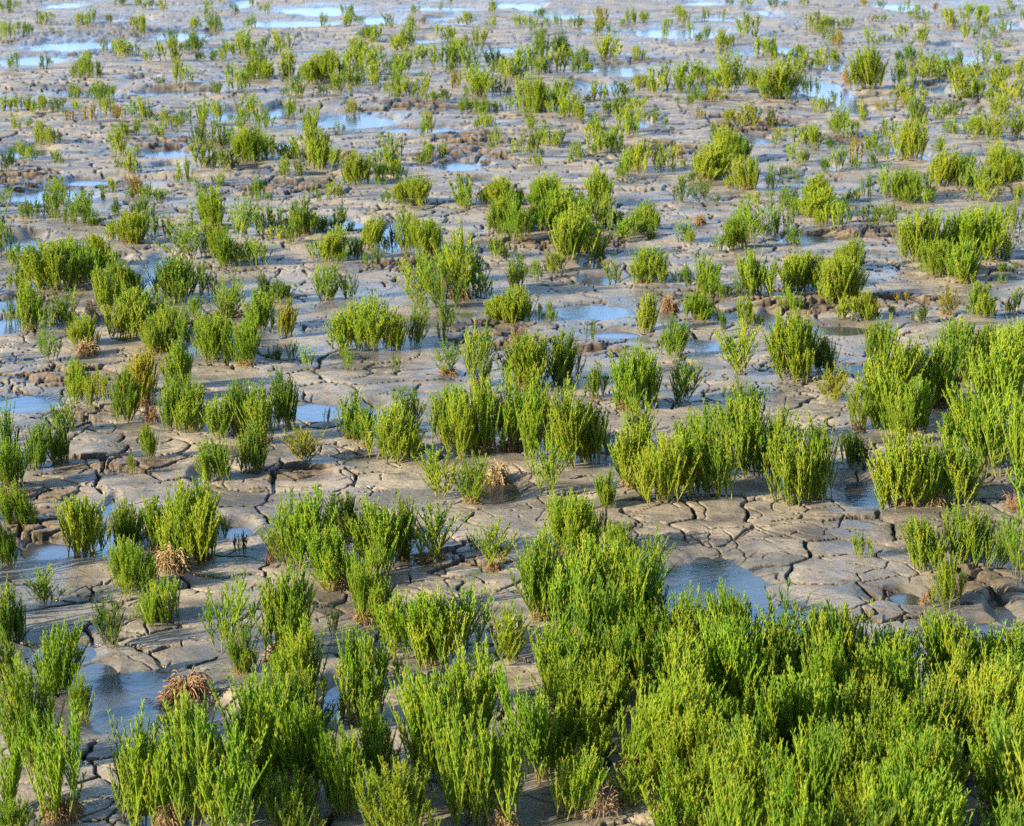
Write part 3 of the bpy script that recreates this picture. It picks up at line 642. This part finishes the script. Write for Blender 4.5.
def put(o, p):
    o.location = p['loc']; o.rotation_euler = (p['tilt'][0], p['tilt'][1], p['rz']); o.scale = p['scale']

def inst(name, me, col, parent=None):
    o = bpy.data.objects.new(name, me); COL.objects.link(o); o.color = col
    if parent is not None: o.parent = parent
    return o

GRP = 'glasswort plants on the mudflat'
for p in ind:
    k = KINDS[p['key']]
    if p['h'] >= 30:
        r = bpy.data.objects.new('glasswort', None); COL.objects.link(r); r.empty_display_size = .05
        inst('shoots', k['shoots'], p['col'], r); inst('woody_stalks', k['stems'], p['col'], r)
        gg = random.Random(int(p['x'] * 7 + p['y'] * 13))
        if gg.random() < .3 and p['c'] > 1.4:                # withered lower twigs round the foot of some plants
            dk = gg.choice(['dead0', 'dead1', 'dead2'])
            q = inst('withered_twigs', KINDS[dk]['whole'], gg.choice([(.40, .29, .14, 1), (.34, .22, .12, 1), (.44, .35, .17, 1)]), r)
            ks = k['w'] / KINDS[dk]['w'] * gg.uniform(.5, .8)
            q.scale = (ks, ks, k['h'] / KINDS[dk]['h'] * gg.uniform(.12, .22)); q.rotation_euler = (0, 0, gg.uniform(0, 6.28))
    else:
        r = inst('glasswort', k['whole'], p['col'])
    put(r, p)
    r['label'] = p['label']; r['category'] = 'plant'; r['group'] = GRP

# more of the flat to either side, beyond the picture's edges
g = random.Random(91)
for n in range(150):
    py = g.uniform(0, 640); px = g.choice([g.uniform(-230, -14), g.uniform(1038, 1254)])
    x, y, t = ground(px, py, .015)
    z = float(mud(np.array([x]), np.array([y]))[0][0])
    if z < .004: continue
    hh = (py + 155) * g.uniform(.07, .13)
    rest = rest + [dict(loc=(float(x), float(y), z - .003), H=hh * t / F, Wd=hh * g.uniform(.5, 1.1) * t / F, rz=g.uniform(0, 6.28), col=colour(g.uniform(1.6, 2.3), g))]

# the smallest, farthest plants and the seedlings between them: one mass
g = random.Random(77)
for p in [p for p in PL if p['y'] < 330 and p['row'] is None and p['c'] < 2.8]:
    for n in range(3 if 230 > p['y'] > 50 else 2):
        px, py = p['x'] + g.uniform(-1, 1) * p['w'] * 1.1, p['y'] + g.uniform(-1, .5) * 5
        x, y, t = ground(px, py, .015)
        z = float(mud(np.array([x]), np.array([y]))[0][0])
        if z < .004: continue
        hh = p['h'] * g.uniform(.3, .85); ww = hh * g.uniform(.6, 1.3)
        rest = rest + [dict(loc=(float(x), float(y), z - .003), H=hh * t / F, Wd=ww * t / F, rz=g.uniform(0, 6.28), col=colour(p['c'] + g.uniform(-.2, .2), g))]
Vs, Qs, As, Ws, Ts, off = [], [], [], [], [], 0
fk = [k for k in KINDS if k.startswith('far')]
for i, p in enumerate(rest):
    k = KINDS[fk[i % len(fk)]]; V, q, va, wo = k['raw']
    sz = p['H'] / k['h']; sx = min(max(p['Wd'] / k['w'], sz * .55), sz * 1.6)
    c, s = math.cos(p['rz']), math.sin(p['rz'])
    Vt = np.stack([(V[:, 0] * c - V[:, 1] * s) * sx, (V[:, 0] * s + V[:, 1] * c) * sx, V[:, 2] * sz], -1) + np.array(p['loc'])
    Vs.append(Vt); Qs.append(q + off); As.append(va); Ws.append(wo); off += len(V)
    Ts.append(np.repeat(np.array([p['col'][:3]]), len(V), 0))
if rest:
    me = mesh_from('distant_glasswort', np.concatenate(Vs), np.concatenate(Qs), np.concatenate(As), np.concatenate(Ws), M_PLANT, np.concatenate(Ts))
    o = inst('distant_glasswort', me, (1, 1, 1, 1)); o['kind'] = 'stuff'
    o['label'] = 'scatter of tiny far glasswort tufts across the distant mud'; o['category'] = 'plants'

# ------------------------------------------------------------------ dead clumps
DEAD = [(187,693,60,22,'dead0',(.33,.21,.12),'drooping reddish brown dead clump at the edge of the algae flecked pool'),
(174,573,46,20,'dead0',(.52,.40,.20),'pale straw coloured dead heap at the foot of a tall green bush'),
(497,478,30,20,'dead0',(.50,.40,.22),'pale straw dead clump at the foot of the big central thicket'),
(278,562,24,40,'dead2',(.36,.22,.12),'tan dead stalks leaning out of the left side of a green bush'),
(603,818,44,34,'dead2',(.34,.25,.17),'greyish pink dead twigs by the bottom edge below the dense stand'),
(170,828,36,26,'dead1',(.46,.34,.18),'pale dead stalks by the bottom edge, left of centre'),
(92,320,18,20,'dead2',(.46,.34,.18),'upright tan dead tuft among green bushes at left'),
(88,356,26,13,'dead0',(.45,.33,.17),'low sprawl of tan dead stems below a green tuft at left'),
(669,312,20,14,'dead0',(.33,.21,.12),'small brown dead tuft to the right of the oval blue puddle'),
(517,350,18,20,'dead2',(.35,.20,.11),'rusty dead tuft beside a tall mid field bush'),
(789,269,18,16,'dead2',(.44,.32,.19),'tan dead tuft left of two green bushes, upper right'),
(1011,513,18,18,'dead2',(.42,.25,.15),'pinkish dead tuft near the right edge of the cracked pan'),
(925,604,12,16,'dead2',(.40,.25,.14),'tiny brown dead tuft beside a bright bush near the clods'),
(846,84,11,18,'dead2',(.46,.27,.17),'pinkish dead tuft far off beside a large green clump'),
(150,424,18,28,'dead2',(.36,.19,.11),'reddish dead twigs at the foot of the golden bush'),
(700,226,14,9,'dead0',(.38,.26,.17),'small low dead tuft on open mud, far right of centre'),
(312,812,18,26,'dead2',(.36,.26,.18),'curled brown dead twig ends in front of a dark green bush'),
(735,628,12,26,'dead2',(.42,.29,.19),'pale dead stalk at the rear edge of the dense stand by the pool')]
for (px, py, w, h, key, c, lab) in DEAD:
    x, y, t = ground(px, py, .015)
    z = float(mud(np.array([x]), np.array([y]))[0][0])
    k = KINDS[key]
    o = inst('dead_plant', k['whole'], (*c, 1))
    o.location = (float(x), float(y), max(z, -.004)); o.rotation_euler = (0, 0, px * 1.7)
    sx = w * t / F / k['w'] * 1.05; sz = h * t / F / k['h'] * 1.05
    o.scale = (sx, sx, sz)
    o['label'] = lab; o['category'] = 'dead plant'; o['group'] = 'dead dried plants'


# ------------------------------------------------------------------ light
world = bpy.data.worlds.new('World'); S.world = world; world.use_nodes = True
N, L = world.node_tree.nodes, world.node_tree.links
N.clear()
sky = N.new('ShaderNodeTexSky'); sky.sky_type = 'NISHITA'; sky.sun_disc = False
SUN_EL, SUN_AZ = R(23), math.atan2(-.90, -.44)       # azimuth measured from +Y towards +X
sky.sun_elevation = SUN_EL; sky.sun_rotation = SUN_AZ
sky.air_density = 1.0; sky.dust_density = 1.2; sky.ozone_density = 1.5
bg = N.new('ShaderNodeBackground'); bg.inputs[1].default_value = .062
# thin bright cloud low over the horizon, with an added blue glow brightening the puddles
tc = N.new('ShaderNodeTexCoord'); sep = N.new('ShaderNodeSeparateXYZ'); L.new(tc.outputs['Generated'], sep.inputs[0])
mpw = N.new('ShaderNodeMapping'); mpw.inputs['Scale'].default_value = (1.6, 1.6, 7); L.new(tc.outputs['Generated'], mpw.inputs[0])
cn = tex(N, L, mpw.outputs[0], 2.2, 5, .55)
lowc = nd(N, 'ShaderNodeMapRange', interpolation_type='SMOOTHSTEP'); lowc.inputs[1].default_value = .19; lowc.inputs[2].default_value = .06
L.new(mathn(N, L, 'ADD', sep.outputs[2], mathn(N, L, 'MULTIPLY', mathn(N, L, 'SUBTRACT', cn, .5), .16)), lowc.inputs[0])
blue_fill = nd(N, 'ShaderNodeMapRange', interpolation_type='SMOOTHSTEP'); blue_fill.inputs[1].default_value = .75; blue_fill.inputs[2].default_value = .22
L.new(mathn(N, L, 'ADD', sep.outputs[2], mathn(N, L, 'MULTIPLY', mathn(N, L, 'SUBTRACT', cn, .5), .5)), blue_fill.inputs[0])
skv = mixc(N, L, mathn(N, L, 'MULTIPLY', mathn(N, L, 'MULTIPLY', blue_fill.outputs[0], .85), ramp(N, L, sep.outputs[1], -.3, .55)), sky.outputs[0], (8.8, 17.0, 30.0))  # added blue sky light, on the view side only, for puddle reflections
skc = mixc(N, L, lowc.outputs[0], skv, (10.6, 12.9, 15.6))
out = N.new('ShaderNodeOutputWorld'); L.new(skc, bg.inputs[0]); L.new(bg.outputs[0], out.inputs[0])
sun = bpy.data.objects.new('sun', bpy.data.lights.new('sun', 'SUN')); COL.objects.link(sun)
sun.data.energy = 5.0; sun.data.angle = R(.5); sun.data.color = (1, .83, .55)
dirv = Vector((math.sin(SUN_AZ) * math.cos(SUN_EL), math.cos(SUN_AZ) * math.cos(SUN_EL), math.sin(SUN_EL)))
sun.rotation_euler = dirv.to_track_quat('Z', 'Y').to_euler()
sun.location = dirv * 50

S.view_settings.view_transform = 'Standard'; S.view_settings.look = 'None'
S.view_settings.exposure = 1.2; S.view_settings.gamma = 1
S.render.engine = 'CYCLES'
S.cycles.use_denoising = False
S.cycles.max_bounces = 6; S.cycles.diffuse_bounces = 3; S.cycles.glossy_bounces = 3; S.cycles.transmission_bounces = 3; S.cycles.transparent_max_bounces = 6
S.cycles.caustics_reflective = False; S.cycles.caustics_refractive = False
S.render.resolution_x, S.render.resolution_y = W, H
